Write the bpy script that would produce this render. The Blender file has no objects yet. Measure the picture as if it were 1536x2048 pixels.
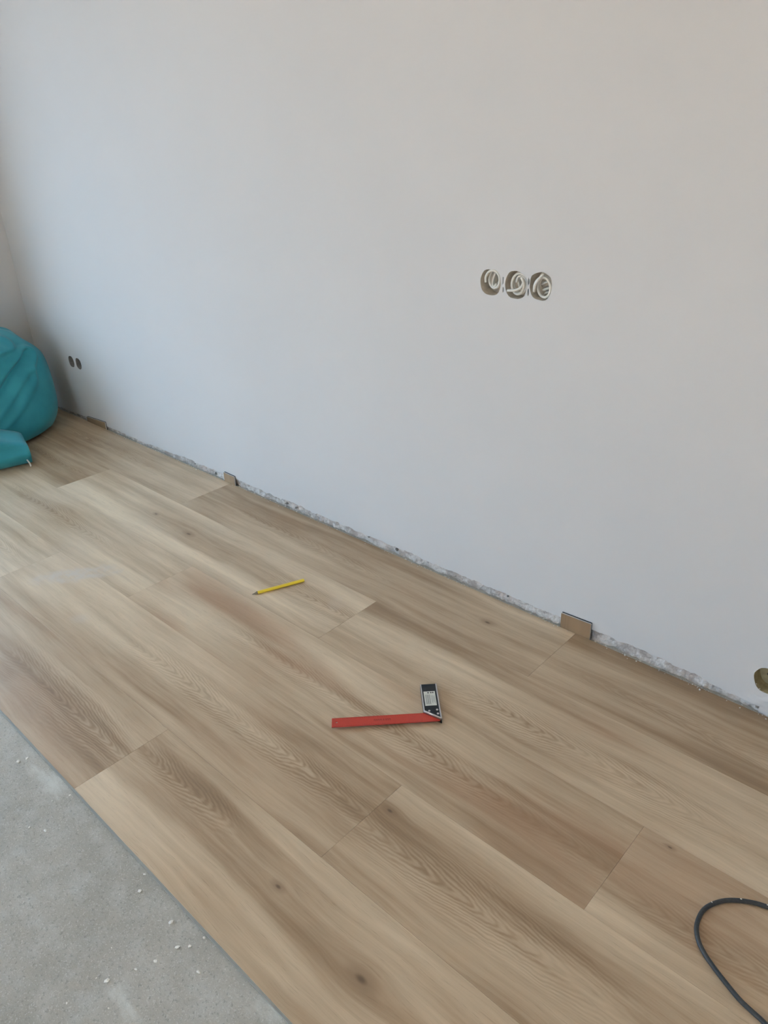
import bpy, bmesh, math, random
from mathutils import Vector, Matrix, noise

# ------------------------------------------------------------------ camera, sky, light, exposure
scn = bpy.context.scene
C = scn.collection
scn.view_settings.view_transform = 'Standard'
scn.view_settings.look = 'None'
scn.view_settings.gamma = 1.0
scn.view_settings.use_curve_mapping = False
scn.view_settings.exposure = 1.16
scn.cycles.use_adaptive_sampling = True
scn.cycles.adaptive_threshold = 0.02
scn.cycles.max_bounces = 8
scn.cycles.diffuse_bounces = 5
scn.cycles.use_denoising = True

cam_d = bpy.data.cameras.new('camera')
cam = bpy.data.objects.new('camera', cam_d); C.objects.link(cam)
cam.matrix_world = Matrix(((0.73433678, -0.28816207, 0.61458288, -0.0560),
                           (0.67788096, 0.35805165, -0.64208755, -1.4997),
                           (-0.03502714, 0.88812254, 0.45827007, 1.2095),
                           (0, 0, 0, 1)))
cam_d.sensor_fit = 'VERTICAL'
cam_d.sensor_height = 32.0
cam_d.lens = 32.0 * 1495.1 / 2048.0
cam_d.clip_start = 0.02
scn.camera = cam

SKY = (0.52, 0.82, 1.16)
SKY_STRENGTH = 2.5
world = bpy.data.worlds.new('sky'); scn.world = world
world.use_nodes = True
wt = world.node_tree; wt.nodes.clear()
wo = wt.nodes.new('ShaderNodeOutputWorld'); wb = wt.nodes.new('ShaderNodeBackground')
wg = wt.nodes.new('ShaderNodeTexCoord'); wsep = wt.nodes.new('ShaderNodeSeparateXYZ')
wm = wt.nodes.new('ShaderNodeMapRange'); wmix = wt.nodes.new('ShaderNodeMix'); wmix.data_type = 'RGBA'
wt.links.new(wg.outputs['Generated'], wsep.inputs[0])
wt.links.new(wsep.outputs['Z'], wm.inputs['Value'])
wm.inputs['From Min'].default_value = -0.02; wm.inputs['From Max'].default_value = 0.02
wt.links.new(wm.outputs[0], wmix.inputs[0])
wmix.inputs[6].default_value = (0.20, 0.19, 0.17, 1)      # paved ground outdoors
wmix.inputs[7].default_value = (*SKY, 1)                  # overcast sky
wt.links.new(wmix.outputs[2], wb.inputs['Color']); wb.inputs['Strength'].default_value = SKY_STRENGTH
wt.links.new(wb.outputs[0], wo.inputs[0])

ROOM_X0, ROOM_X1 = -3.86, 2.3
ROOM_Y0, ROOM_Y1 = -4.3, 0.0
CEIL = 2.6
SCREED = -0.006                    # bare screed; plank tops are z = 0
# openings that let the sky in: (wall, a0, a1, z0, z1)
WIN1 = (-3.1, -0.62, 0.02, 2.35)  # balcony door in wall_left, y range
WIN2 = (-1.3, 0.2, 0.05, 2.1)      # glazed door in wall_front, x range

def portal(name, loc, rot, sx, sy):
    l = bpy.data.lights.new(name, 'AREA'); l.shape = 'RECTANGLE'; l.size = sx; l.size_y = sy
    l.cycles.is_portal = True
    o = bpy.data.objects.new(name, l); C.objects.link(o); o.location = loc; o.rotation_euler = rot
    return o
portal('window_daylight', (ROOM_X0 - 0.26, (WIN1[0] + WIN1[1]) / 2, (WIN1[2] + WIN1[3]) / 2), (0, -math.pi / 2, 0), WIN1[3] - WIN1[2], WIN1[1] - WIN1[0])
portal('window_daylight', ((WIN2[0] + WIN2[1]) / 2, ROOM_Y0 - 0.26, (WIN2[2] + WIN2[3]) / 2), (math.pi / 2, 0, 0), WIN2[1] - WIN2[0], WIN2[3] - WIN2[2])

sun_d = bpy.data.lights.new('sun', 'SUN'); sun_d.energy = 57.0; sun_d.angle = math.radians(0.6); sun_d.color = (1.0, 0.82, 0.68)
sun = bpy.data.objects.new('sun', sun_d); C.objects.link(sun)
sun.rotation_euler = Vector((-0.12, math.cos(math.radians(52)), -math.sin(math.radians(52)))).to_track_quat('-Z', 'Y').to_euler()

# ------------------------------------------------------------------ material helpers
class NT:
    def __init__(s, name):
        s.m = bpy.data.materials.new(name); s.m.use_nodes = True
        s.t = s.m.node_tree; s.t.nodes.clear()
        s.out = s.t.nodes.new('ShaderNodeOutputMaterial')
        s.b = s.t.nodes.new('ShaderNodeBsdfPrincipled')
        s.t.links.new(s.b.outputs[0], s.out.inputs[0])
    def put(s, sock, v):
        if isinstance(v, bpy.types.NodeSocket): s.t.links.new(v, sock)
        elif v is not None:
            if hasattr(sock, 'default_value') and sock.type == 'RGBA' and len(v) == 3: v = (*v, 1)
            sock.default_value = v
    def math(s, op, a, b=None, c=None, clamp=False):
        n = s.t.nodes.new('ShaderNodeMath'); n.operation = op; n.use_clamp = clamp
        s.put(n.inputs[0], a); s.put(n.inputs[1], b)
        if c is not None: s.put(n.inputs[2], c)
        return n.outputs[0]
    def comb(s, x, y, z):
        n = s.t.nodes.new('ShaderNodeCombineXYZ')
        s.put(n.inputs[0], x); s.put(n.inputs[1], y); s.put(n.inputs[2], z); return n.outputs[0]
    def sep(s, v):
        n = s.t.nodes.new('ShaderNodeSeparateXYZ'); s.put(n.inputs[0], v); return n.outputs
    def obj(s): return s.t.nodes.new('ShaderNodeTexCoord').outputs['Object']
    def pos(s): return s.t.nodes.new('ShaderNodeNewGeometry').outputs['Position']
    def attr(s, name):
        n = s.t.nodes.new('ShaderNodeAttribute'); n.attribute_type = 'OBJECT'; n.attribute_name = name; return n.outputs
    def noise(s, v, scale=1.0, detail=2.0, rough=0.5, dist=0.0):
        n = s.t.nodes.new('ShaderNodeTexNoise'); s.put(n.inputs['Vector'], v)
        n.inputs['Scale'].default_value = scale; n.inputs['Detail'].default_value = detail
        n.inputs['Roughness'].default_value = rough; n.inputs['Distortion'].default_value = dist
        return n.outputs['Fac']
    def rng(s, v, a, b, c=0.0, d=1.0, smooth=True):
        n = s.t.nodes.new('ShaderNodeMapRange'); n.interpolation_type = 'SMOOTHSTEP' if smooth else 'LINEAR'
        s.put(n.inputs['Value'], v)
        for k, q in (('From Min', a), ('From Max', b), ('To Min', c), ('To Max', d)): s.put(n.inputs[k], q)
        return n.outputs[0]
    def mix(s, f, a, b, mode='MIX'):
        n = s.t.nodes.new('ShaderNodeMix'); n.data_type = 'RGBA'; n.blend_type = mode
        s.put(n.inputs[0], f); s.put(n.inputs[6], a); s.put(n.inputs[7], b); return n.outputs[2]
    def bump(s, h, strength=0.3, dist=0.001):
        n = s.t.nodes.new('ShaderNodeBump'); n.inputs['Strength'].default_value = strength
        n.inputs['Distance'].default_value = dist; s.put(n.inputs['Height'], h)
        s.t.links.new(n.outputs[0], s.b.inputs['Normal'])
    def base(s, col=None, rough=None, metal=None, spec=None):
        if col is not None: s.put(s.b.inputs['Base Color'], col)
        if rough is not None: s.put(s.b.inputs['Roughness'], rough)
        if metal is not None: s.put(s.b.inputs['Metallic'], metal)
        if spec is not None: s.put(s.b.inputs['Specular IOR Level'], spec)
        return s.m

def lin(r, g, b):
    f = lambda c: (c / 255 / 12.92) if c <= 10 else ((c / 255 + 0.055) / 1.055) ** 2.4
    return (f(r), f(g), f(b))

def plain(name, col, rough=0.6, metal=0.0, spec=0.5, var=0.06, scale=60.0, bump=0.0):
    n = NT(name); p = n.obj()
    f = n.noise(p, scale, 3)
    d = tuple(max(0, c * (1 - var * 2)) for c in col); l = tuple(min(1, c * (1 + var)) for c in col)
    n.base(n.mix(f, d, l), rough, metal, spec)
    if bump: n.bump(f, bump, 0.001)
    return n.m

# ---- wall paint
def mat_paint(name, col):
    n = NT(name); p = n.pos()
    f = n.noise(p, 1.6, 3)
    c = n.mix(n.rng(f, 0.3, 0.7), tuple(k * 0.97 for k in col), col)
    n.base(c, 0.75, 0, 0.25)
    h = n.math('ADD', n.math('MULTIPLY', n.noise(p, 9, 3), 1.0), n.math('MULTIPLY', n.noise(p, 160, 2), 0.08))
    n.bump(h, 0.12, 0.01)
    return n.m

def mat_raw_plaster(name):
    n = NT(name); p = n.pos()
    a = n.noise(p, 38, 5, 0.65); b = n.noise(p, 140, 4, 0.7); w = n.noise(p, 9, 2)
    c = n.mix(n.rng(a, 0.35, 0.65), lin(184, 174, 166), lin(228, 222, 216))
    c = n.mix(n.rng(w, 0.52, 0.72), c, lin(212, 197, 188))
    c = n.mix(n.rng(b, 0.68, 0.78), c, lin(120, 114, 106))
    n.base(c, 0.9, 0, 0.2)
    n.bump(n.math('ADD', a, n.math('MULTIPLY', b, 0.5)), 0.9, 0.006)
    return n.m

def mat_screed():
    n = NT('bare grey screed'); p = n.pos()
    a = n.noise(p, 3.2, 4, 0.6); b = n.noise(p, 22, 5, 0.65); f = n.noise(p, 160, 3, 0.6); g = n.noise(p, 420, 2)
    c = n.mix(n.rng(a, 0.3, 0.7), lin(166, 163, 153), lin(186, 183, 174))
    c = n.mix(n.rng(b, 0.42, 0.72, 0.0, 0.55), c, lin(194, 195, 190))
    c = n.mix(n.rng(f, 0.54, 0.70, 0, 0.6), c, lin(136, 136, 130))
    c = n.mix(n.rng(g, 0.58, 0.68, 0, 0.5), c, lin(214, 215, 210))
    s = n.noise(n.comb(*[n.math('MULTIPLY', q, k) for q, k in zip(n.sep(p), (1.3, 4.2, 1.0))]), 3.0, 4, 0.6)
    c = n.mix(n.rng(s, 0.60, 0.74, 0, 0.6), c, lin(218, 221, 216))          # thin skim stains
    n.base(c, 0.85, 0, 0.25)
    n.bump(n.math('ADD', n.math('MULTIPLY', b, 0.6), n.math('ADD', n.math('MULTIPLY', f, 0.35), n.math('MULTIPLY', g, 0.15))), 0.55, 0.004)
    return n.m

# ---- printed oak plank: grain in the plank's own coordinates, per-plank values from object properties
def mat_oak():
    n = NT('printed oak vinyl'); x, y, z = n.sep(n.obj())
    seed = n.attr('seed')['Fac']; tone = n.attr('tone')['Fac']; warm = n.attr('warm')['Fac']
    arch = n.sep(n.attr('arch')['Vector'])     # centre x, centre y, reach of the cathedral figure
    ax = n.sep(n.attr('arch_set')['Vector'])   # taper, strength, half width
    knot = n.sep(n.attr('knot')['Vector']); knot2 = n.sep(n.attr('knot_second')['Vector'])
    sx = n.math('ADD', x, n.math('MULTIPLY', seed, 7.31)); sy = n.math('ADD', y, n.math('MULTIPLY', seed, 3.17))
    def st(kx, ky, kz=1.0, off=0.0): return n.comb(n.math('MULTIPLY_ADD', sx, kx, off), n.math('MULTIPLY', sy, ky), n.math('MULTIPLY', seed, kz))
    def knotd(k):
        dx = n.math('DIVIDE', n.math('SUBTRACT', x, k[0]), 2.1); dy = n.math('SUBTRACT', y, k[1])
        r = n.math('SQRT', n.math('ADD', n.math('MULTIPLY', dx, dx), n.math('MULTIPLY', dy, dy)))
        return n.math('DIVIDE', r, k[2]), dy
    k1, kd1 = knotd(knot); k2, kd2 = knotd(knot2)
    # grain flows round the knots
    push = n.math('ADD', n.math('MULTIPLY', kd1, n.rng(k1, 0.6, 7.0, -0.55, 0.0)), n.math('MULTIPLY', kd2, n.rng(k2, 0.6, 7.0, -0.55, 0.0)))
    warp = n.math('MULTIPLY', n.math('SUBTRACT', n.noise(st(2.2, 7.0), 1.0, 3, 0.55), 0.5), 0.045)
    yw = n.math('ADD', n.math('ADD', y, warp), push)
    syw = n.math('ADD', yw, n.math('MULTIPLY', seed, 3.17))
    def gs(kx, ky): return n.comb(n.math('MULTIPLY', sx, kx), n.math('MULTIPLY', syw, ky), seed)
    # cathedral arches
    dyc = n.math('SUBTRACT', yw, arch[1])
    rr = n.math('SQRT', n.math('ADD', n.math('MULTIPLY', dyc, dyc), 0.00006))
    ring = n.math('ADD', rr, n.math('MULTIPLY', n.math('SUBTRACT', x, arch[0]), ax[0]))
    ring = n.math('ADD', ring, n.math('ADD', n.math('MULTIPLY', n.noise(st(7.0, 22.0), 1.0, 3, 0.6), 0.020), n.math('MULTIPLY', n.noise(st(45.0, 90.0), 1.0, 2, 0.6), 0.004)))
    ph = n.math('MULTIPLY', ring, 2 * math.pi * 165.0)
    ph = n.math('ADD', ph, n.math('MULTIPLY', n.noise(st(5.0, 12.0, 1, 3.1), 1.0, 2), 5.0))
    wave = n.math('MULTIPLY_ADD', n.math('SINE', ph), 0.5, 0.5)
    wave = n.math('POWER', wave, 1.3)
    mx = n.rng(n.math('ABSOLUTE', n.math('SUBTRACT', x, arch[0])), n.math('MULTIPLY', arch[2], 0.35), arch[2], 1.0, 0.0)
    my = n.rng(n.math('ABSOLUTE', dyc), n.math('MULTIPLY', ax[2], 0.3), ax[2], 1.0, 0.0)
    amask = n.math('MULTIPLY', n.math('MULTIPLY', mx, my), ax[1])
    amask = n.math('MULTIPLY', amask, n.rng(n.noise(st(6, 18, 1, 9.0), 1.0, 2), 0.28, 0.55, 0.35, 1.0))
    # bands and streaks
    band = n.noise(gs(0.9, 13.0), 1.0, 2, 0.5)
    mid = n.noise(gs(2.6, 52.0), 1.0, 3, 0.6)
    fine = n.noise(gs(7.0, 230.0), 1.0, 3, 0.65)
    pore = n.noise(gs(22.0, 620.0), 1.0, 2, 0.6)
    blot = n.noise(st(3.0, 9.0, 2.0), 1.0, 3, 0.55)
    v = n.math('MULTIPLY_ADD', n.math('SUBTRACT', band, 0.5), 1.75, 0.5)
    v = n.math('MULTIPLY_ADD', n.math('SUBTRACT', mid, 0.5), 0.80, v)
    v = n.math('MULTIPLY_ADD', n.math('SUBTRACT', blot, 0.5), 0.55, v)
    v = n.math('MULTIPLY_ADD', n.math('SUBTRACT', fine, 0.5), 0.34, v)
    v = n.math('MULTIPLY_ADD', amask, -0.14, v)
    v = n.math('MULTIPLY_ADD', n.math('MULTIPLY', n.math('SUBTRACT', wave, 0.42), amask), -0.30, v)
    v = n.math('ADD', v, n.math('MULTIPLY_ADD', x, n.attr('drift')['Fac'], tone))
    c = n.mix(n.rng(v, 0.0, 1.0, 0, 1, False), n.mix(n.rng(v, -0.7, 0.0, 0, 1, False), lin(104, 82, 60), lin(158, 132, 102)), lin(226, 205, 175))
    c = n.mix(n.math('MULTIPLY', n.rng(n.noise(st(1.6, 7.0, 5.0), 1.0, 2), 0.45, 0.75), warm), c, lin(158, 116, 82))   # reddish heart streaks
    c = n.mix(n.rng(pore, 0.60, 0.74, 0, 0.32), c, lin(124, 100, 76))
    for kd in (k1, k2):
        c = n.mix(n.rng(kd, 0.9, 3.0, 0.35, 0.0), c, lin(128, 100, 74))
        c = n.mix(n.rng(kd, 0.2, 1.1, 0.75, 0.0), c, lin(92, 70, 50))
    # building dust lying on the boards (its own shapes, fixed in the room), then painted sheen
    px, py, pz = n.sep(n.pos())
    def smear(cx, cy, ang, la, lb, sharp):
        ca, sa = math.cos(ang), math.sin(ang)
        dx = n.math('SUBTRACT', px, cx); dy = n.math('SUBTRACT', py, cy)
        u = n.math('DIVIDE', n.math('ADD', n.math('MULTIPLY', dx, ca), n.math('MULTIPLY', dy, sa)), la)
        w = n.math('DIVIDE', n.math('SUBTRACT', n.math('MULTIPLY', dy, ca), n.math('MULTIPLY', dx, sa)), lb)
        r = n.math('SQRT', n.math('ADD', n.math('MULTIPLY', u, u), n.math('MULTIPLY', w, w)))
        r = n.math('MULTIPLY_ADD', n.math('SUBTRACT', n.noise(n.pos(), 26, 3), 0.5), 0.9, r)
        return n.rng(r, sharp, 1.0, 1.0, 0.0)
    dust_sheen = n.math('MULTIPLY', n.math('MULTIPLY', smear(-2.14, -0.72, 0.95, 0.17, 0.06, 0.35), 0.85), n.rng(n.noise(n.pos(), 34, 4, 0.6), 0.35, 0.6, 0.25, 1.0))
    dust_sheen = n.math('MAXIMUM', dust_sheen, n.math('MULTIPLY', smear(-1.905, -0.832, 0.4, 0.045, 0.03, 0.2), 0.30))
    dust_sheen = n.math('MAXIMUM', dust_sheen, n.math('MULTIPLY', smear(-1.40, -0.31, 2.2, 0.06, 0.035, 0.2), 0.18))
    sheen_haze = n.math('MULTIPLY', n.rng(n.noise(n.pos(), 2.1, 4, 0.6), 0.42, 0.75), n.rng(px, -3.2, -1.0, 0.20, 0.0))  # pale haze growing to the left paints in the window's sheen
    dust_sheen = n.math('MAXIMUM', dust_sheen, sheen_haze)
    c = n.mix(dust_sheen, c, lin(206, 194, 180))
    rgh = n.rng(fine, 0.3, 0.7, 0.40, 0.50)
    n.base(c, n.math('MULTIPLY_ADD', dust_sheen, 0.3, rgh), 0, 0.5)
    n.bump(n.math('ADD', n.math('MULTIPLY', fine, 0.5), n.math('MULTIPLY', pore, -0.6)), 0.16, 0.0008)
    return n.m

M = {}
M['wall'] = mat_paint('white wall paint', lin(211, 209, 207))
M['ceiling'] = mat_paint('white ceiling paint', lin(226, 224, 220))
M['plaster'] = mat_raw_plaster('raw broken plaster')
M['recess'] = plain('grey mortar in socket hole', lin(212, 203, 188), 0.9, 0, 0.2, 0.14, 90, 0.5)
M['recess_dark'] = plain('olive brown mortar in socket hole', lin(178, 164, 128), 0.9, 0, 0.2, 0.2, 90, 0.5)  # yellower, darker mortar tone of the low hole
M['mortar'] = plain('mortar darkened for shade', lin(140, 135, 128), 0.9, 0, 0.2, 0.2, 200, 0.5)  # darkness stands in for shade in plaster pits and far socket holes
M['screed'] = mat_screed()
M['oak'] = mat_oak()
M['core'] = plain('plank core edge', lin(160, 162, 158), 0.6, 0, 0.4, 0.05)
M['core_light'] = plain('pale offcut core', lin(205, 200, 192), 0.6)
M['backing'] = plain('black plank underlay', lin(38, 38, 40), 0.8)
M['frame'] = plain('white window frame', lin(235, 235, 232), 0.4)
M['cable_white'] = plain('white cable sheath', lin(226, 222, 212), 0.45, 0, 0.5, 0.05, 200)
M['cable_grey'] = plain('grey cable sheath', lin(170, 166, 158), 0.5)
M['chip'] = plain('white plaster crumb', lin(236, 234, 226), 0.9, 0, 0.2, 0.05, 300, 0.3)

def mat_glass():
    n = NT('clear window glass')
    tr = n.t.nodes.new('ShaderNodeBsdfTransparent'); gl = n.t.nodes.new('ShaderNodeBsdfGlossy'); gl.inputs['Roughness'].default_value = 0.0
    mx = n.t.nodes.new('ShaderNodeMixShader')
    mx.inputs[0].default_value = 0.05; n.t.links.new(tr.outputs[0], mx.inputs[1]); n.t.links.new(gl.outputs[0], mx.inputs[2])
    n.t.links.new(mx.outputs[0], n.out.inputs[0]); n.t.nodes.remove(n.b)
    return n.m
M['glass'] = mat_glass()

# ------------------------------------------------------------------ mesh helpers
def link(name, me, mat, parent=None, loc=None, rot=None, smooth=False):
    o = bpy.data.objects.new(name, me); C.objects.link(o)
    if mat is not None and not me.materials: me.materials.append(mat)
    if parent is not None: o.parent = parent
    if loc is not None: o.location = loc
    if rot is not None: o.rotation_euler = rot
    if smooth:
        for p in me.polygons: p.use_smooth = True
    return o
def bm_mesh(bm, name):
    bmesh.ops.recalc_face_normals(bm, faces=bm.faces)
    me = bpy.data.meshes.new(name); bm.to_mesh(me); bm.free(); return me
def add_box(bm, x0, x1, y0, y1, z0, z1, bevel=0.0):
    r = bmesh.ops.create_cube(bm, size=1.0)
    for v in r['verts']:
        v.co = Vector(((x0 + x1) / 2 + v.co.x * (x1 - x0), (y0 + y1) / 2 + v.co.y * (y1 - y0), (z0 + z1) / 2 + v.co.z * (z1 - z0)))
    if bevel:
        es = list({e for v in r['verts'] for e in v.link_edges})
        bmesh.ops.bevel(bm, geom=es, offset=bevel, segments=1, affect='EDGES')
def box(name, mat, b, parent=None, bevel=0.0):
    bm = bmesh.new(); add_box(bm, *b, bevel=bevel); return link(name, bm_mesh(bm, name), mat, parent)
def empty(name, loc, rz=0.0):
    o = bpy.data.objects.new(name, None); C.objects.link(o); o.location = loc; o.rotation_euler = (0, 0, rz)
    o.empty_display_size = 0.05; return o
def tag(o, label=None, cat=None, group=None, kind=None):
    if label: o['label'] = label
    if cat: o['category'] = cat
    if group: o['group'] = group
    if kind: o['kind'] = kind
    return o
def prism(polys, h0, h1):
    """outer outline + holes (2-D point lists) -> solid between h0 and h1 along local z"""
    cu = bpy.data.curves.new('outline', 'CURVE'); cu.dimensions = '2D'; cu.fill_mode = 'BOTH'
    cu.extrude = (h1 - h0) / 2
    for pl in polys:
        s = cu.splines.new('POLY'); s.points.add(len(pl) - 1); s.use_cyclic_u = True
        for p, q in zip(s.points, pl): p.co = (q[0], q[1], 0, 1)
    t = bpy.data.objects.new('outline', cu); C.objects.link(t)
    dg = bpy.context.evaluated_depsgraph_get()
    me = bpy.data.meshes.new_from_object(t.evaluated_get(dg))
    bpy.data.objects.remove(t); bpy.data.curves.remove(cu)
    me.transform(Matrix.Translation((0, 0, (h0 + h1) / 2)))
    me.materials.clear()
    bm = bmesh.new(); bm.from_mesh(me); bmesh.ops.remove_doubles(bm, verts=bm.verts, dist=1e-6)
    bmesh.ops.recalc_face_normals(bm, faces=bm.faces); bm.to_mesh(me); bm.free()
    return me
def smooth_path(pts, per=8, closed=False):
    P = [Vector(p) for p in pts]; out = []
    n = len(P)
    for i in range(n if closed else n - 1):
        if closed: a, b, c, d = P[i - 1], P[i], P[(i + 1) % n], P[(i + 2) % n]
        else: a, b, c, d = P[max(i - 1, 0)], P[i], P[i + 1], P[min(i + 2, n - 1)]
        for k in range(per):
            t = k / per
            out.append(0.5 * ((2 * b) + (c - a) * t + (2 * a - 5 * b + 4 * c - d) * t * t + (3 * b - a - 3 * c + d) * t ** 3))
    if not closed: out.append(P[-1])
    return out
def tube(path, r, sides=10, flat=1.0, taper=None):
    bm = bmesh.new(); rings = []
    t0 = (path[1] - path[0]).normalized(); nrm = t0.orthogonal().normalized()
    for i, p in enumerate(path):
        t = (path[min(i + 1, len(path) - 1)] - path[max(i - 1, 0)]).normalized()
        nrm = (nrm - t * nrm.dot(t)).normalized(); bi = t.cross(nrm)
        rad = r if taper is None else r * taper(i / (len(path) - 1))
        rings.append([bm.verts.new(p + nrm * math.cos(2 * math.pi * k / sides) * rad * flat + bi * math.sin(2 * math.pi * k / sides) * rad) for k in range(sides)])
    for a, b in zip(rings, rings[1:]):
        for k in range(sides): bm.faces.new((a[k], a[(k + 1) % sides], b[(k + 1) % sides], b[k]))
    bm.faces.new(rings[0][::-1]); bm.faces.new(rings[-1])
    return bm_mesh(bm, 'tube')
def lump(bm, loc, s, rnd, squash=0.6):
    r = bmesh.ops.create_icosphere(bm, subdivisions=1, radius=1.0)
    rz = Matrix.Rotation(rnd.uniform(0, 6.28), 3, 'Z'); st = (rnd.uniform(0.7, 1.5), rnd.uniform(0.6, 1.0), squash * rnd.uniform(0.7, 1.2))
    for v in r['verts']:
        k = rnd.uniform(0.7, 1.15)
        v.co = Vector(loc) + rz @ Vector((v.co.x * st[0] * k, v.co.y * st[1] * k, v.co.z * st[2] * k)) * s

rnd = random.Random(7)

# ------------------------------------------------------------------ floor: screed and planks
floor = box('floor', M['screed'], (ROOM_X0 - 0.3, ROOM_X1 + 0.3, ROOM_Y0 - 0.3, 0.12, SCREED - 0.12, SCREED))
tag(floor, kind='structure', label='bare grey screed floor partly covered by oak vinyl planks')

PW, PL = 0.228, 1.5
plank_cache = {}
def plank_mesh(L):
    k = round(L, 4)
    if k not in plank_cache:
        bm = bmesh.new(); add_box(bm, -L / 2, L / 2, -PW / 2 + 0.00012, PW / 2 - 0.00012, -0.0046, 0.0, bevel=0.0002)
        me = bm_mesh(bm, 'plank'); me.materials.append(M['oak']); plank_cache[k] = me
    return plank_cache[k]
tongue_cache = {}
def tongue_mesh(L):
    k = round(L, 4)
    if k not in tongue_cache:
        bm = bmesh.new(); add_box(bm, -L / 2, L / 2, -PW / 2 - 0.0034, -PW / 2 + 0.0004, -0.0048, -0.0022)
        add_box(bm, -L / 2, L / 2, -PW / 2 - 0.0042, -PW / 2 - 0.0030, -0.0046, -0.0016)
        me = bm_mesh(bm, 'tongue'); me.materials.append(M['core']); tongue_cache[k] = me
    return tongue_cache[k]
# per plank looks: (tone, warm, arch(cx,cy,reach), arch_set(taper,strength,half width), knot, knot2) keyed by (row, left joint)
FAR = (9.0, 9.0, 0.01)
def lk(x, y, r, cx, cy): return (x - cx, y - cy, r)
ROWS = {5: (-0.8065, -0.1155), 4: (-1.316, -0.3435), 3: (-0.397, -0.5715), 2: (-0.8153, -0.7995), 1: (-1.328, -1.0275)}
LOOK = {
    (5, -1): dict(drift=0.14, tone=-0.10, warm=0.05, arch=(-1.70, -0.13, 0.5), aset=(0.16, 0.6, 0.05), knots=[(-1.013, -0.110, 0.0055)]),
    (5, 0): dict(tone=-0.22, warm=0.25, arch=(-0.40, -0.14, 0.40), aset=(-0.15, 0.5, 0.05)),
    (4, -1): dict(drift=0.10, tone=0.04, warm=0.0, arch=(-1.44, -0.345, 0.30), aset=(0.17, 1.0, 0.07), knots=[(-2.087, -0.343, 0.007), (-2.308, -0.332, 0.0042)]),
    (4, 0): dict(drift=0.16, tone=-0.02, warm=0.3, arch=(-0.62, -0.375, 0.45), aset=(0.16, 1.0, 0.065)),
    (3, -1): dict(drift=-0.30, tone=0.08, warm=0.6, arch=(-1.00, -0.585, 0.75), aset=(0.18, 1.0, 0.055)),
    (3, 0): dict(tone=0.06, warm=0.3, arch=(0.0, -0.60, 0.5), aset=(0.16, 0.7, 0.05), knots=[(-0.34, -0.470, 0.0028)]),
    (2, -1): dict(drift=-0.22, tone=-0.06, warm=0.15, arch=(-1.22, -0.79, 0.6), aset=(0.17, 1.0, 0.055)),
    (2, 0): dict(tone=-0.10, warm=0.0, arch=(-0.55, -0.80, 0.38), aset=(0.14, 1.0, 0.075), knots=[(-0.79, -0.75, 0.0042)]),
    (1, -1): dict(drift=-0.12, tone=-0.10, warm=0.3, arch=(-1.60, -1.03, 0.42), aset=(0.13, 1.0, 0.085)),
    (1, 0): dict(tone=0.02, warm=0.05, arch=(-1.16, -0.985, 0.22), aset=(0.2, 0.9, 0.045), knots=[(-0.829, -1.006, 0.0042), (-0.602, -1.0246, 0.0075)]),
    (4, -2): dict(tone=-0.30, warm=0.0, arch=(-3.2, -0.33, 0.5), aset=(0.16, 0.7, 0.05)),
    (3, -2): dict(tone=0.02, warm=0.0, arch=(-2.6, -0.57, 0.5), aset=(0.16, 0.7, 0.05)),
    (2, -2): dict(tone=0.06, warm=0.0, arch=(-2.7, -0.80, 0.5), aset=(0.16, 0.6, 0.05)),
}
for row, (jx, yc) in ROWS.items():
    for k in range(-3, 3):
        x0 = max(jx + k * PL, ROOM_X0 + 0.008); x1 = min(jx + (k + 1) * PL, ROOM_X1 - 0.008)
        if x1 - x0 < 0.05: continue
        L = x1 - x0 - 0.0003; cx = (x0 + x1) / 2
        q = LOOK.get((row, k), dict(tone=rnd.uniform(-0.1, 0.08), warm=rnd.uniform(0, 0.3), arch=(cx, yc, 0.5), aset=(0.08, 0.8, 0.08)))
        o = link('plank', plank_mesh(L), M['oak'], floor, (cx, yc, rnd.uniform(-0.0001, 0.00005)))
        o['seed'] = float(row * 1.37 + k * 0.711 + 4.0); o['tone'] = float(q['tone']); o['drift'] = float(q.get('drift', 0.0)); o['warm'] = float(q['warm'])
        o['arch'] = [q['arch'][0] - cx, q['arch'][1] - yc, q['arch'][2]]; o['arch_set'] = list(map(float, q['aset']))
        kn = [lk(*t, cx, yc) for t in q.get('knots', [])] + [FAR, FAR]
        o['knot'] = list(kn[0]); o['knot_second'] = list(kn[1])
        if row == 1:
            link('tongue', tongue_mesh(L), M['core'], o)

# ------------------------------------------------------------------ walls
SKIN_Y, BASE_Y = 0.0060, 0.0150     # front of the finish coat; front of the broken plaster under it
def blob(cx, cz, rx, rz, seed, n=28, amp=0.08, sq=2.4):
    out = []
    for i in range(n):
        t = 2 * math.pi * i / n; c, s = math.cos(t), math.sin(t)
        k = (abs(c) ** sq + abs(s) ** sq) ** (-1 / sq)
        k *= 1 + amp * noise.noise(Vector((c * 1.6, s * 1.6, seed)))
        out.append((cx + rx * c * k, cz + rz * s * k))
    return out
HOLES = [('a', -1.1175, 0.8715, 0.0295, 0.0300, 1.0), ('b', -1.0462, 0.8722, 0.0300, 0.0310, 2.0), ('c', -0.9805, 0.8765, 0.0290, 0.0305, 3.0),
         ('d', -3.482, 0.2830, 0.026, 0.0270, 4.0), ('e', -3.412, 0.2840, 0.026, 0.0260, 5.0), ('f', -0.337, 0.0880, 0.034, 0.0330, 6.0)]
SLOTS = [(-1.0826, 0.8795, 0.0018, 0.010, 7.0), (-1.0818, 0.858, 0.0022, 0.0065, 8.0), (-1.0130, 0.8830, 0.0022, 0.009, 9.0), (-1.0128, 0.8600, 0.0026, 0.008, 10.0)]
hole_out = {h[0]: blob(h[1], h[2], h[3], h[4], h[5]) for h in HOLES}
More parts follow.
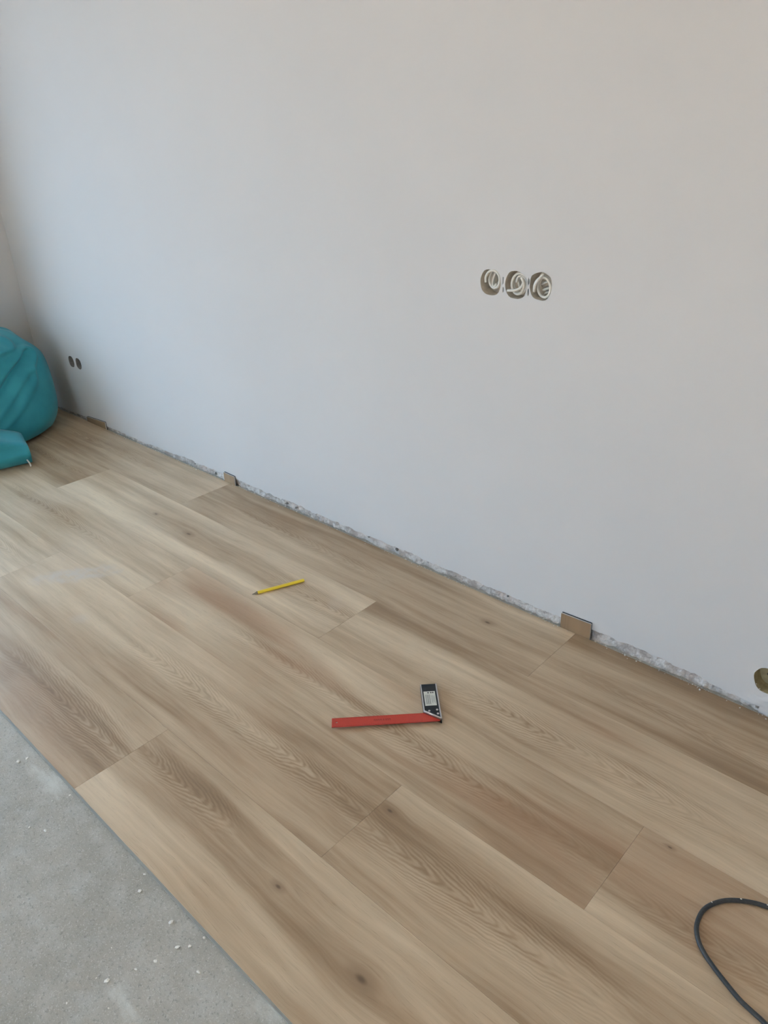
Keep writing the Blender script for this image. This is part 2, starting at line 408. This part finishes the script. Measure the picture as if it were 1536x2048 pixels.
slot_out = [blob(*s[:4], s[4], 12, 0.3) for s in SLOTS]

def ragged_z(x):
    v = 0.0235 + 0.0062 * noise.noise(Vector((x * 9, 0, 3))) + 0.0055 * noise.noise(Vector((x * 34, 0, 8))) + 0.0035 * noise.noise(Vector((x * 120, 2, 1)))
    v += 0.006 * max(0.0, 1 - abs(x + 0.68) / 0.25)
    if x < -2.55: v -= min(0.012, (-2.55 - x) * 0.03)
    if x > -0.50: v -= min(0.012, (x + 0.50) * 0.10)
    return max(v, -0.004)
bottom = []
x = ROOM_X0
while x < ROOM_X1:
    bottom.append((x, ragged_z(x)))
    x += 0.0045 if -3.2 < x < -0.2 else 0.05
bottom.append((ROOM_X1, ragged_z(ROOM_X1)))
outer = bottom + [(ROOM_X1, CEIL), (ROOM_X0, CEIL)]
def stand(me, y):   # outline (x, z) extruded along z -> upright wall
    me.transform(Matrix(((1, 0, 0, 0), (0, 0, 1, y), (0, 1, 0, 0), (0, 0, 0, 1))))
    me.flip_normals(); return me
wall = link('wall_back', stand(prism([outer] + list(hole_out.values()) + slot_out, 0, BASE_Y - SKIN_Y - 0.0005), SKIN_Y), M['wall'])
tag(wall, kind='structure', label='long white painted wall with a chipped lower edge')
# broken plaster strip under the finish coat: a finely divided relief
bm = bmesh.new()
nx, nz = 900, 10
grid = []
for i in range(nx + 1):
    X = ROOM_X0 + (ROOM_X1 - ROOM_X0) * (i / nx) if False else -3.86 + 3.9 * i / nx
    col = []
    for j in range(nz + 1):
        Z = SCREED + 0.060 * j / nz
        d = 0.0052 * noise.noise(Vector((X * 22, Z * 22, 0))) + 0.0046 * noise.noise(Vector((X * 75, Z * 90, 4))) + 0.0016 * noise.noise(Vector((X * 260, Z * 260, 6)))
        fade = 1.0 if j < nz - 3 else 0.0
        col.append(bm.verts.new((X, BASE_Y - 0.0005 + max(-0.0075, d) * fade + (0.002 if not fade else 0), Z)))
    grid.append(col)
for i in range(nx):
    for j in range(nz): bm.faces.new((grid[i][j], grid[i + 1][j], grid[i + 1][j + 1], grid[i][j + 1]))
bmesh.ops.recalc_face_normals(bm, faces=bm.faces)
me = bpy.data.meshes.new('broken_plaster'); bm.to_mesh(me); bm.free()
link('broken_plaster', me, M['plaster'], wall)
for X, Z, r in ((-1.985, 0.010, 0.0085), (-1.935, 0.008, 0.0075), (-1.452, 0.014, 0.0075), (-2.56, 0.010, 0.0055), (-2.42, 0.007, 0.0070), (-1.575, 0.016, 0.0040), (-1.03, 0.016, 0.0036)):  # dark lumps put in place of small shadowed pits
    bm = bmesh.new(); lump(bm, (0, 0, 0), r, rnd, 0.8)
    link('pit_lump', bm_mesh(bm, 'pit_lump'), M['mortar'], wall, (X, BASE_Y - 0.004, Z))
base_holes = [blob(h[1], h[2], h[3] * 1.03, h[4] * 1.03, h[5]) for h in HOLES]
slab = [(ROOM_X0, SCREED - 0.02), (ROOM_X1, SCREED - 0.02), (ROOM_X1, CEIL), (ROOM_X0, CEIL)]
link('masonry', stand(prism([slab] + base_holes + slot_out, 0, 0.05), BASE_Y + 0.006), M['plaster'], wall)
box('masonry', M['plaster'], (ROOM_X0, ROOM_X1, BASE_Y + 0.0565, BASE_Y + 0.12, SCREED - 0.02, CEIL), wall)
# mortar lining of each socket hole
for key, cx, cz, rx, rz, sd in HOLES:
    o2 = hole_out[key]; bm = bmesh.new(); rings = []
    depth = 0.030 if key in 'de' else 0.034
    for t in (0.0, 0.25, 0.5, 0.75, 1.0):
        ring = []
        for i, (hx, hz) in enumerate(o2):
            w = 1.0 - 0.02 * t - 0.06 * abs(noise.noise(Vector((i * 0.7, t * 3, sd)))) * (0.2 < t)
            ring.append(bm.verts.new((cx + (hx - cx) * w, SKIN_Y + 0.0008 + depth * t, cz + (hz - cz) * w)))
        rings.append(ring)
    n = len(o2)
    for a, b in zip(rings, rings[1:]):
        for i in range(n): bm.faces.new((a[i], a[(i + 1) % n], b[(i + 1) % n], b[i]))
    bm.faces.new(rings[-1])
    link('socket_recess', bm_mesh(bm, 'socket_recess'), M['recess_dark' if key == 'f' else 'mortar' if key in 'de' else 'recess'], wall, smooth=False)  # far pair gets a darker lining that paints in their shade
# smeared rough plaster near the low socket hole
bm = bmesh.new(); gx, gz = 60, 26; G = []
for i in range(gx + 1):
    X = -0.44 + 0.52 * i / gx; col = []
    for j in range(gz + 1):
        Z = -0.004 + 0.085 * j / gz
        top = 0.048 + 0.02 * noise.noise(Vector((X * 14, 0, 2)))
        edge = min(1, max(0, (X + 0.44) / 0.08)) * min(1, max(0, (top - Z) / 0.02))
        h = -0.0012 + edge * (0.0036 + 0.0046 * noise.noise(Vector((X * 60, Z * 60, 1))) + 0.0026 * noise.noise(Vector((X * 160, Z * 160, 5))))
        hx, hz = X + 0.337, Z - 0.088
        if (hx / 0.0375) ** 2 + (hz / 0.0365) ** 2 < 1.0: h = -0.003
        col.append(bm.verts.new((X, SKIN_Y - h, Z)))
    G.append(col)
for i in range(gx):
    for j in range(gz):
        X = -0.44 + 0.52 * (i + .5) / gx; Z = -0.004 + 0.085 * (j + .5) / gz
        if Z < ragged_z(X) + 0.004 and X < -0.345 + 0.02 * noise.noise(Vector((X * 80, Z * 80, 3))): continue
        if ((X + 0.337) / 0.036) ** 2 + ((Z - 0.088) / 0.035) ** 2 < 1.0: continue
        bm.faces.new((G[i][j], G[i + 1][j], G[i + 1][j + 1], G[i][j + 1]))
link('plaster_smear', bm_mesh(bm, 'plaster_smear'), M['wall'], wall, smooth=True)

def wall_with_opening(name, axis, at, lo, hi, op, thick, sign):
    bm = bmesh.new(); a0, a1, z0, z1 = op
    def b(p0, p1, q0, q1):
        if p1 - p0 < 1e-4 or q1 - q0 < 1e-4: return
        t0, t1 = sorted((at, at + sign * thick))
        if axis == 'x': add_box(bm, t0, t1, p0, p1, q0, q1)
        else: add_box(bm, p0, p1, t0, t1, q0, q1)
    b(lo, a0, SCREED, CEIL); b(a1, hi, SCREED, CEIL); b(a0, a1, SCREED, z0); b(a0, a1, z1, CEIL)
    return link(name, bm_mesh(bm, name), M['wall'])
wl = wall_with_opening('wall_left', 'x', ROOM_X0, ROOM_Y0, 0.0185, WIN1, 0.25, -1)
tag(wl, kind='structure', label='white end wall behind the teal bean bag')
wf = wall_with_opening('wall_front', 'y', ROOM_Y0, ROOM_X0 - 0.25, ROOM_X1 + 0.2, WIN2, 0.25, -1); tag(wf, kind='structure', label='white wall behind the photographer')
wr = box('wall_right', M['wall'], (ROOM_X1, ROOM_X1 + 0.2, ROOM_Y0, 0.13, SCREED, CEIL)); tag(wr, kind='structure', label='white end wall outside the right edge')
ce = box('ceiling', M['ceiling'], (ROOM_X0 - 0.25, ROOM_X1 + 0.2, ROOM_Y0 - 0.25, 0.13, CEIL, CEIL + 0.15)); tag(ce, kind='structure', label='plain white ceiling of the room')

def window(name, label, axis, at, op, n_lights):
    a0, a1, z0, z1 = op; root = empty(name, (0, 0, 0)); tag(root, kind='structure', label=label)
    w = 0.06
    def bx(part, mat, p0, p1, q0, q1, t0, t1):
        if axis == 'x': return box(part, mat, (at - t1, at - t0, p0, p1, q0, q1), root)
        return box(part, mat, (p0, p1, at - t1, at - t0, q0, q1), root)
    bx('frame', M['frame'], a0, a1, z1 - w, z1, 0.14, 0.21); bx('frame', M['frame'], a0, a1, z0, z0 + w, 0.14, 0.21)
    for i in range(n_lights + 1):
        c = a0 + w / 2 + (a1 - a0 - w) * i / n_lights
        bx('mullion', M['frame'], c - w / 2, c + w / 2, z0 + w, z1 - w, 0.14, 0.21)
    for i in range(n_lights):
        c0 = a0 + w + (a1 - a0 - w) * i / n_lights; c1 = a0 + (a1 - a0 - w) * (i + 1) / n_lights
        bx('pane', M['glass'], c0, c1, z0 + w, z1 - w, 0.172, 0.178)
window('door_1', 'glazed balcony door in the end wall', 'x', ROOM_X0, WIN1, 2)
window('door_2', 'glazed door in the wall behind the photographer', 'y', ROOM_Y0, WIN2, 2)

# ------------------------------------------------------------------ cables coiled in the three socket holes
def coil(cx, cz, rx, rz, turns, y0, y1, start, tail, tilt=0.0, wob=0.06, sd=0):
    pts = []; N = int(turns * 14)
    for i in range(N + 1):
        t = i / N; a = start + t * turns * 2 * math.pi
        k = 1 + wob * noise.noise(Vector((t * 5, sd, 0)))
        px, pz = rx * math.cos(a) * k, rz * math.sin(a) * k
        pts.append((cx + px * math.cos(tilt) - pz * math.sin(tilt), y0 + (y1 - y0) * t + 0.003 * math.sin(a * 0.5 + sd), cz + px * math.sin(tilt) + pz * math.cos(tilt)))
    return pts + tail
def cable(label, paths, mat, r):
    root = empty('cable', paths[0][0]); tag(root, label, 'cable', 'white cables coiled in the wall sockets')
    for p, m, rr, fl in paths_iter(paths, mat, r):
        me = tube(smooth_path(p, 5), rr, 10, fl); me.transform(Matrix.Translation(-Vector(paths[0][0])))
        link('strand', me, m, root, smooth=True)
def paths_iter(paths, mat, r):
    for i, p in enumerate(paths): yield p, mat, r, (1.0 if i == 0 else 0.9)
cable('white cable looped upright in the leftmost of three socket holes', [
    coil(-1.1125, 0.8790, 0.0185, 0.0205, 1.5, 0.024, 0.005, 0.6, [], -0.20, 0.08, 1),
    coil(-1.1085, 0.8795, 0.0085, 0.0180, 1.6, 0.026, 0.010, 2.0, [], -0.30, 0.10, 3)], M['cable_white'], 0.0030)
cable('white cable coiled with its flat end pointing left in the middle socket hole', [
    coil(-1.0430, 0.8745, 0.0195, 0.0225, 1.75, 0.024, 0.005, 2.4, [(-1.0255, 0.004, 0.8815), (-1.0300, 0.001, 0.8690), (-1.0440, -0.001, 0.8620), (-1.0640, -0.001, 0.8595)], 0.0, 0.05, 4),
    coil(-1.0400, 0.8740, 0.0125, 0.0170, 1.3, 0.028, 0.018, 1.0, [], 0.2, 0.10, 5)], M['cable_white'], 0.0031)
cable('white cable ring with one strand sticking up in the rightmost of three socket holes', [
    coil(-0.9765, 0.8735, 0.0185, 0.0225, 1.55, 0.022, 0.005, 0.0, [(-0.9945, 0.003, 0.8660), (-0.9915, 0.001, 0.8790), (-0.9830, 0.000, 0.8920), (-0.9705, -0.002, 0.9040)], 0.0, 0.05, 6),
    [(-0.990, 0.034, 0.862), (-0.980, 0.026, 0.866), (-0.966, 0.024, 0.872), (-0.960, 0.033, 0.878)],
    [(-0.994, 0.034, 0.874), (-0.982, 0.027, 0.881), (-0.966, 0.028, 0.886)],
    [(-0.986, 0.034, 0.852), (-0.975, 0.027, 0.860), (-0.962, 0.028, 0.862)]], M['cable_white'], 0.0031)
bits = tube(smooth_path([(-0.352, 0.046, 0.078), (-0.345, 0.026, 0.092), (-0.333, 0.020, 0.104), (-0.320, 0.026, 0.096), (-0.318, 0.046, 0.082)], 6), 0.0028, 8)
tag(link('cable', bits, M['backing'], None, smooth=True), 'dark cable end inside the low socket hole near the floor', 'cable')

# ------------------------------------------------------------------ plank offcuts used as spacers along the wall
def spacer(label, x0, x1, top0, top1, lean, seed):
    root = empty('plank_spacer', ((x0 + x1) / 2, 0.002, SCREED)); tag(root, label, 'offcut', 'plank offcuts wedged along the wall')
    w = (x1 - x0) / 2
    def layer(nm, y0, y1, mat, dz=0.0):
        bm = bmesh.new(); add_box(bm, -w, w, y0, y1, 0.0, 1.0)
        for v in bm.verts:
            h = (top0 if v.co.x < 0 else top1) - SCREED + dz
            v.co.z *= h; v.co.y += lean * v.co.z
        return link(nm, bm_mesh(bm, nm), mat, root)
    d = layer('decor_face', -0.0038, -0.0032, M['oak'])
    d['seed'] = seed; d['tone'] = -0.75; d['warm'] = 0.3; d['drift'] = 0.0; d['arch'] = [0.0, 0.0, 0.2]; d['arch_set'] = [0.08, 0.3, 0.08]  # low tone paints the shade of an upright face into the decor
    d['knot'] = list(FAR); d['knot_second'] = list(FAR)
    layer('core', -0.0032, 0.0010, M['core_light'], -0.0001); layer('backing', 0.0010, 0.0034, M['backing'], 0.0012)
spacer('brown plank offcut with pale top edge, nearest spacer between planks and wall', -0.853, -0.7665, 0.0445, 0.0480, 0.0, 11.3)
spacer('small upright plank offcut, middle spacer of the three along the wall', -2.345, -2.279, 0.0365, 0.0350, 0.0, 12.9)
spacer('long plank offcut toned dark for shade, farthest spacer, beside the teal bean bag', -3.437, -3.262, 0.0230, 0.0330, 0.0, 14.1)

# ------------------------------------------------------------------ crumbs of plaster along the wall and grit on the screed
bm = bmesh.new()
for i in range(420):
    X = rnd.uniform(-3.2, -0.28); s = 0.0009 + 0.0026 * rnd.random() ** 2.5
    if rnd.random() < 0.8: y, z = rnd.uniform(0.0005, 0.0085), SCREED + s * 0.5
    else: y, z = rnd.uniform(-0.012, -0.002), s * 0.4
    lump(bm, (X, y, z), s, rnd)
o = link('plaster_crumbs', bm_mesh(bm, 'plaster_crumbs'), M['chip']); tag(o, 'fine white plaster crumbs along the foot of the wall', 'crumbs', kind='stuff')
bm = bmesh.new()
for i in range(300):
    X = rnd.uniform(-2.0, -0.6); Y = rnd.uniform(-1.7, -1.165)
    lump(bm, (X, Y, SCREED + 0.0003), 0.0005 + 0.0019 * rnd.random() ** 4, rnd, 0.5)
o = link('screed_grit', bm_mesh(bm, 'screed_grit'), M['chip']); tag(o, 'fine pale grit scattered over the bare screed', 'grit', kind='stuff')
CH = [(-1.5005, -1.1853, 0.0048), (-1.4963, -1.1682, 0.0026), (-1.2755, -1.2299, 0.0034), (-1.3082, -1.2473, 0.0024), (-1.3234, -1.1546, 0.0026),
      (-1.0146, -1.1760, 0.0040), (-1.0393, -1.1517, 0.0026), (-0.9105, -1.2980, 0.0052), (-0.9203, -1.1720, 0.0042), (-0.8733, -1.1898, 0.0036),
      (-0.8588, -1.1748, 0.0036), (-0.8534, -1.1502, 0.0026), (-0.8930, -1.2565, 0.0026), (-0.8804, -1.2278, 0.0026), (-0.8112, -1.1908, 0.0034)]
LAB = ['white plaster chip on the bare screed nearest the left edge of the photo',
       'tiny white crumb just beside the plaster chip nearest the left edge',
       'white plaster chip on the screed, midway between left edge and planks',
       'faint pale crumb left of the chip midway between left edge and planks',
       'small white chip on the screed close to the plank edge, below the dark plank end',
       'oval white plaster chip on the screed beside the middle of the visible plank edge',
       'tiny bright crumb touching the plank edge above the oval white chip',
       'largest white plaster chip, alone on the bare screed near the bottom edge',
       'flat white flake on the screed between oval chip and curled scraps',
       'leftmost of the curled white scraps clustered on the screed by the planks',
       'middle of the curled white scraps clustered on the screed by the planks',
       'rightmost of the curled white scraps, almost against the plank edge',
       'small round white crumb above and right of the largest plaster chip',
       'small white crumb below the leftmost curled scrap on the screed',
       'slim white splinter on the screed, lowest of the scraps near the planks']
for i, (X, Y, s) in enumerate(CH):
    bm = bmesh.new(); s *= 1.3; lump(bm, (0, 0, s * 0.32), s, rnd, 0.4)
    o = link('plaster_chip', bm_mesh(bm, 'plaster_chip'), M['chip'], None, (X, Y, SCREED))
    tag(o, LAB[i], 'chip', 'plaster chips on the screed')

# ------------------------------------------------------------------ try square
M['red'] = plain('red anodised blade', lin(196, 62, 44), 0.38, 0.0, 0.5, 0.05, 120)
M['red_dark'] = plain('dark red print', lin(132, 32, 26), 0.5)
M['black'] = plain('black handle inlay', lin(24, 25, 27), 0.45)
M['alu'] = plain('bare aluminium', lin(206, 202, 200), 0.35, 0.85)
M['paper'] = plain('white paper sticker', lin(214, 214, 204), 0.7)
M['ink'] = plain('grey print', lin(92, 92, 90), 0.7)
U = Vector((-0.7024, -0.7118)).normalized()
sq = empty('try_square', (-0.8644, -0.4921, 0.0)); sq.rotation_euler = (0, 0, math.atan2(U.y, U.x))
tag(sq, 'red bladed try square with black handle lying on the planks', 'try square')
# local: x along the blade, -y along the handle (handle lies to the right-hand side of the blade direction)
def F(pl): return [(u, -v) for u, v in pl]
def circ(cu, cv, r, n=14): return [(cu + r * math.cos(2 * math.pi * i / n), cv + r * math.sin(2 * math.pi * i / n)) for i in range(n)]
BW, BL, HW, HL, HT = 0.0285, 0.250, 0.039, 0.120, 0.015
blade = link('blade', prism([F([(0.004, 0.0), (BL, 0.0), (BL, BW), (HW, BW), (0.004, 0.003)]), F(circ(BL - 0.011, BW * 0.52, 0.0026))], 0.0070, 0.0086), M['red'], sq)
bm = bmesh.new()
for i in range(0, 201):
    u = 0.045 + i * 0.001
    if u > BL - 0.003: break
    Lk = 0.0052 if i % 10 == 0 else (0.0036 if i % 5 == 0 else 0.0022)
    for v0, v1 in ((0.0006, Lk), (BW - Lk, BW - 0.0006)): add_box(bm, u - 0.00016, u + 0.00016, -v1, -v0, 0.0085, 0.00866)
link('scale_marks', bm_mesh(bm, 'scale_marks'), M['red_dark'], blade)
bm = bmesh.new(); u = 0.116
for wd in (0.0035, 0.003, 0.0025, 0.0, 0.0028, 0.0, 0.0036, 0.0036, 0.003, 0.0034):     # worn unreadable lettering
    if wd:
        add_box(bm, u, u + 0.0009, -0.0172, -0.0112, 0.0085, 0.00867); add_box(bm, u + 0.0009, u + wd, -0.0172, -0.0158, 0.0085, 0.00867)
        add_box(bm, u + wd - 0.0008, u + wd, -0.0158, -0.0118, 0.0085, 0.00867)
    u += wd + 0.0014
link('lettering', bm_mesh(bm, 'lettering'), M['red_dark'], blade)
hp = [(0.0, 0.0), (0.0, HL), (HW, HL), (HW, BW + 0.0005)]
handle = link('handle', prism([F(hp)], 0.0, HT - 0.0006), M['black'], sq)
e = 0.0026
link('side_rail', prism([F([(0, 0), (0, HL), (e, HL), (e, e * 0.9)])], 0.0004, HT), M['alu'], sq)
link('side_rail', prism([F([(HW - e, BW - e * 0.3), (HW - e, HL), (HW, HL), (HW, BW + 0.0005)])], 0.0004, HT), M['alu'], sq)
link('mitre_strip', prism([F([(0.001, 0.0006), (HW, BW + 0.0003), (HW, BW + 0.0032), (0.001, 0.0036)])], 0.009, HT + 0.0001), M['alu'], sq)
for (u, v, r) in ((0.026, 0.0275, 0.0026), (0.0078, 0.0300, 0.0026), (0.0072, 0.0170, 0.0026)):
    link('rivet', prism([F(circ(u, v, r))], HT - 0.001, HT + 0.0003), M['alu'], sq)
st = link('sticker', prism([F([(0.0065, 0.045), (0.0065, 0.094), (0.0335, 0.094), (0.0335, 0.045)])], HT - 0.0006, HT - 0.00035), M['paper'], sq)
bm = bmesh.new()
zt0, zt1 = HT - 0.0004, HT - 0.00028
for (u0, u1) in ((0.0100, 0.0135), (0.0148, 0.0182), (0.0210, 0.0246)): add_box(bm, u0, u1, -0.0915, -0.0870, zt0, zt1)
for i, wd in enumerate((0.0009, 0.0005, 0.0010, 0.0005, 0.0008, 0.0005)): add_box(bm, 0.0195 + i * 0.0021, 0.0195 + i * 0.0021 + wd, -0.0825, -0.0500, zt0, zt1)
for i in range(5): add_box(bm, 0.0090 + i * 0.0018, 0.0094 + i * 0.0018, -0.080 + 0.002 * (i % 2), -0.052 - 0.003 * (i % 3), zt0, zt1)
link('print', bm_mesh(bm, 'print'), M['ink'], st)

# ------------------------------------------------------------------ carpenter's pencil
M['yellow'] = plain('yellow lacquer', lin(242, 214, 62), 0.35, 0, 0.5, 0.03)
M['wood_cut'] = plain('sharpened pencil wood', lin(126, 112, 92), 0.8)
M['lead'] = plain('graphite', lin(48, 44, 42), 0.5)
tip, end = Vector((-1.6190, -0.4405, 0)), Vector((-1.5575, -0.2915, 0))
dirp = (end - tip).normalized(); PLn = (end - tip).length
pc = empty('carpenter_pencil', tuple(tip)); pc.rotation_euler = (0, 0, math.atan2(dirp.y, dirp.x))
tag(pc, 'yellow flat carpenter pencil with a sharpened dark tip lying on the planks', 'pencil')
def octo(w, h): c = 0.32; return [(-w * c, -h), (w * c, -h), (w, -h * 0.35), (w, h * 0.35), (w * c, h), (-w * c, h), (-w, h * 0.35), (-w, -h * 0.35)]
def loft(secs, mat, nm, parent):
    bm = bmesh.new(); R = []
    for X, w, h, zc in secs: R.append([bm.verts.new((X, a, zc + b)) for a, b in octo(w, h)])
    for a, b in zip(R, R[1:]):
        for k in range(8): bm.faces.new((a[k], a[(k + 1) % 8], b[(k + 1) % 8], b[k]))
    bm.faces.new(R[0]); bm.faces.new(R[-1]); return link(nm, bm_mesh(bm, nm), mat, parent)
w, h = 0.0062, 0.0042
loft([(0.017, w, h, h), (PLn, w, h, h)], M['yellow'], 'body', pc)
loft([(0.006, 0.0016, 0.0012, h * 0.8), (0.017, w * 0.97, h * 0.97, h)], M['wood_cut'], 'sharpened_end', pc)
loft([(0.0, 0.0006, 0.0004, h * 0.7), (0.0065, 0.0017, 0.0013, h * 0.8)], M['lead'], 'lead', pc)
loft([(PLn - 0.0002, 0.0022, 0.0012, h), (PLn + 0.0002, 0.0022, 0.0012, h)], M['lead'], 'lead', pc)

# ------------------------------------------------------------------ dark cord at the right
M['cord'] = plain('dark grey rubber cord', lin(60, 64, 66), 0.42, 0, 0.5, 0.3, 300, 0.2)
cp = [(0.16, -0.50), (0.05, -0.475), (-0.06, -0.462), (-0.1300, -0.468), (-0.1645, -0.4784), (-0.1834, -0.4852), (-0.2042, -0.4972), (-0.2232, -0.5139), (-0.2366, -0.5344), (-0.2437, -0.5553), (-0.2433, -0.5791),
      (-0.2381, -0.5979), (-0.2264, -0.6162), (-0.2091, -0.6308), (-0.1903, -0.6420), (-0.1663, -0.6540), (-0.1437, -0.6640), (-0.1240, -0.6690), (-0.1019, -0.6740), (-0.05, -0.690), (0.05, -0.75), (0.2, -0.80)]
CR = 0.0039
path = smooth_path([(a, b, CR) for a, b in cp], 8)
cord = link('power_cord', tube(path, CR, 12), M['cord'], None, smooth=True)
tag(cord, 'dark grey rubber cord looping over the planks at the right edge', 'cord')
for (X, Y) in ((-0.2385, -0.5345), (-0.2035, -0.4960), (-0.1660, -0.4782)):
    bm = bmesh.new(); lump(bm, (X, Y, CR * 2.0), 0.0016, rnd, 0.5); link('paint_speck', bm_mesh(bm, 'paint_speck'), M['chip'], cord)

# ------------------------------------------------------------------ teal bean bag in the corner
def mat_teal():
    n = NT('teal woven polyester'); p = n.obj()
    wv = n.noise(p, 900, 1); f = n.noise(p, 7, 3)
    n.base(n.mix(n.rng(f, 0.3, 0.7), lin(42, 138, 150), lin(54, 156, 168)), 0.62, 0, 0.35)
    n.b.inputs['Sheen Weight'].default_value = 0.15
    n.bump(n.math('ADD', n.math('MULTIPLY', f, 0.4), n.math('MULTIPLY', wv, 0.05)), 0.25, 0.01)
    return n.m
M['teal'] = mat_teal()
BC = Vector((-3.55, -0.47, 0.0))
bag = empty('bean_bag', tuple(BC)); tag(bag, 'teal fabric bean bag slumped in the far corner', 'bean bag')
def lerp_tab(tab, t):      # smooth curve through the table rows
    i = 0
    while i < len(tab) - 2 and t > tab[i + 1][0]: i += 1
    u = (t - tab[i][0]) / (tab[i + 1][0] - tab[i][0]); g = lambda k: tab[max(0, min(len(tab) - 1, k))][1]
    return [0.5 * (2 * b + (c - a) * u + (2 * a - 5 * b + 4 * c - d) * u * u + (3 * b - a - 3 * c + d) * u ** 3) for a, b, c, d in zip(g(i - 1), g(i), g(i + 1), g(i + 2))]
# height fraction -> (z, half x, half y, centre x, centre y)
TAB = [(0.0, (0.0, 0.200, 0.282, -3.586, -0.493)), (0.12, (0.033, 0.228, 0.372, -3.575, -0.490)), (0.32, (0.129, 0.236, 0.396, -3.584, -0.473)), (0.55, (0.318, 0.200, 0.379, -3.610, -0.455)),
       (0.78, (0.410, 0.200, 0.292, -3.628, -0.439)), (0.92, (0.462, 0.130, 0.205, -3.642, -0.411)), (1.0, (0.500, 0.010, 0.03, -3.642, -0.387))]
def bag_point(th, t):
    z, a, b, cx, cy = lerp_tab(TAB, t)
    c, s = math.cos(th), math.sin(th); k = (abs(c) ** 2.3 + abs(s) ** 2.3) ** (-1 / 2.3)
    rad = 1.0
    # creases: valleys along lines in (angle, height)
    for (t0, h0, t1, h1, dp, wd) in CREASES:
        ux, uy = t1 - t0, (h1 - h0) * 2.0; L2 = ux * ux + uy * uy
        q = max(0, min(1, ((th - t0) * ux + (t - h0) * 2.0 * uy) / L2))
        d = math.hypot(th - t0 - q * ux, (t - h0) * 2.0 - q * uy)
        rad -= dp * math.exp(-(d / wd) ** 2) * (0.35 + 0.65 * math.sin(math.pi * min(1, max(0.05, q))))
        rad += dp * 0.6 * math.exp(-((d - wd * 2.0) / wd) ** 2)
    rad += 0.02 * noise.noise(Vector((c * 2.2, s * 2.2, t * 4)))
    a *= 1.0 if c > 0 else 0.85; b *= 1.0 if s > -0.3 else max(0.72, 1.0 + (s + 0.3) * 0.5)
    p = Vector((cx + a * c * k * rad, cy + b * s * k * rad, z + 0.012 * noise.noise(Vector((c * 3, s * 3, t * 3 + 5))) * (0.1 < t < 0.95)))
    p.x = max(p.x, ROOM_X0 + 0.006); p.y = min(p.y, 0.002); p.z = max(p.z, 0.0005)
    return p
CREASES = [(-0.60, 0.74, 0.55, 0.84, 0.10, 0.075), (-0.02, 0.74, -0.28, 0.28, 0.09, 0.06), (0.80, 0.66, -0.20, 0.28, 0.09, 0.06), (0.62, 0.50, 0.02, 0.28, 0.05, 0.045), (-0.9, 0.70, -1.1, 0.2, 0.07, 0.07)]
bm = bmesh.new(); NT_, NH = 288, 110; R = []
for j in range(NH + 1):
    R.append([bm.verts.new(bag_point(-math.pi + 2 * math.pi * i / NT_, j / NH) - BC) for i in range(NT_)])
for a, b in zip(R, R[1:]):
    for i in range(NT_): bm.faces.new((a[i], a[(i + 1) % NT_], b[(i + 1) % NT_], b[i]))
bm.faces.new(R[0]); bm.faces.new(R[-1])
link('body', bm_mesh(bm, 'body'), M['teal'], bag, smooth=True)
# boxed front lobe of the cover lying on the floor
bm = bmesh.new(); nu, nv = 40, 28; R = []
A, B_ = Vector((-3.118, -0.412)), Vector((-3.27, -0.98))     # long axis of the lobe, front edge line
ax = (B_ - A); Lb = ax.length; ax.normalize(); side = Vector((ax.y, -ax.x))   # points into the bag
if side.x > 0: side = -side
for i in range(nu + 1):
    u = i / nu; endf = min(1.0, u / 0.04, (1 - u) / 0.04); endf = 0.90 + 0.10 * math.sqrt(max(0, endf))
    ring = []
    for j in range(nv):
        a = 2 * math.pi * j / nv; c, s = math.cos(a), math.sin(a); k = (abs(c) ** 5.5 + abs(s) ** 5.5) ** (-1 / 5.5)
        hh = (0.092 + 0.055 * min(1.0, u / 0.25) - 0.05 * u) * endf; ww = 0.23
        off = ww / 2 - ww / 2 * c * k; z = hh / 2 + hh / 2 * s * k
        off += 0.010 * math.sin(z * 90) * (c > 0.3) + 0.012 * noise.noise(Vector((u * 5, a, 3)))
        z += 0.010 * noise.noise(Vector((u * 6, a * 1.2, 7))) * (s > 0)
        z = max(z, 0.0005)
        p2 = A + ax * (u * Lb) + side * off
        ring.append(bm.verts.new(Vector((p2.x, p2.y, z)) - BC))
    R.append(ring)
for a, b in zip(R, R[1:]):
    for j in range(nv): bm.faces.new((a[j], a[(j + 1) % nv], b[(j + 1) % nv], b[j]))
bm.faces.new(R[0]); bm.faces.new(R[-1])
link('front_lobe', bm_mesh(bm, 'front_lobe'), M['teal'], bag, smooth=True)
cordp = smooth_path([Vector(q) - BC for q in ((-3.150, -0.430, 0.018), (-3.138, -0.428, 0.026), (-3.124, -0.428, 0.022), (-3.110, -0.428, 0.010), (-3.104, -0.430, 0.003))], 6)
link('pull_cord', tube(cordp, 0.0032, 8), M['cable_white'], bag, smooth=True)
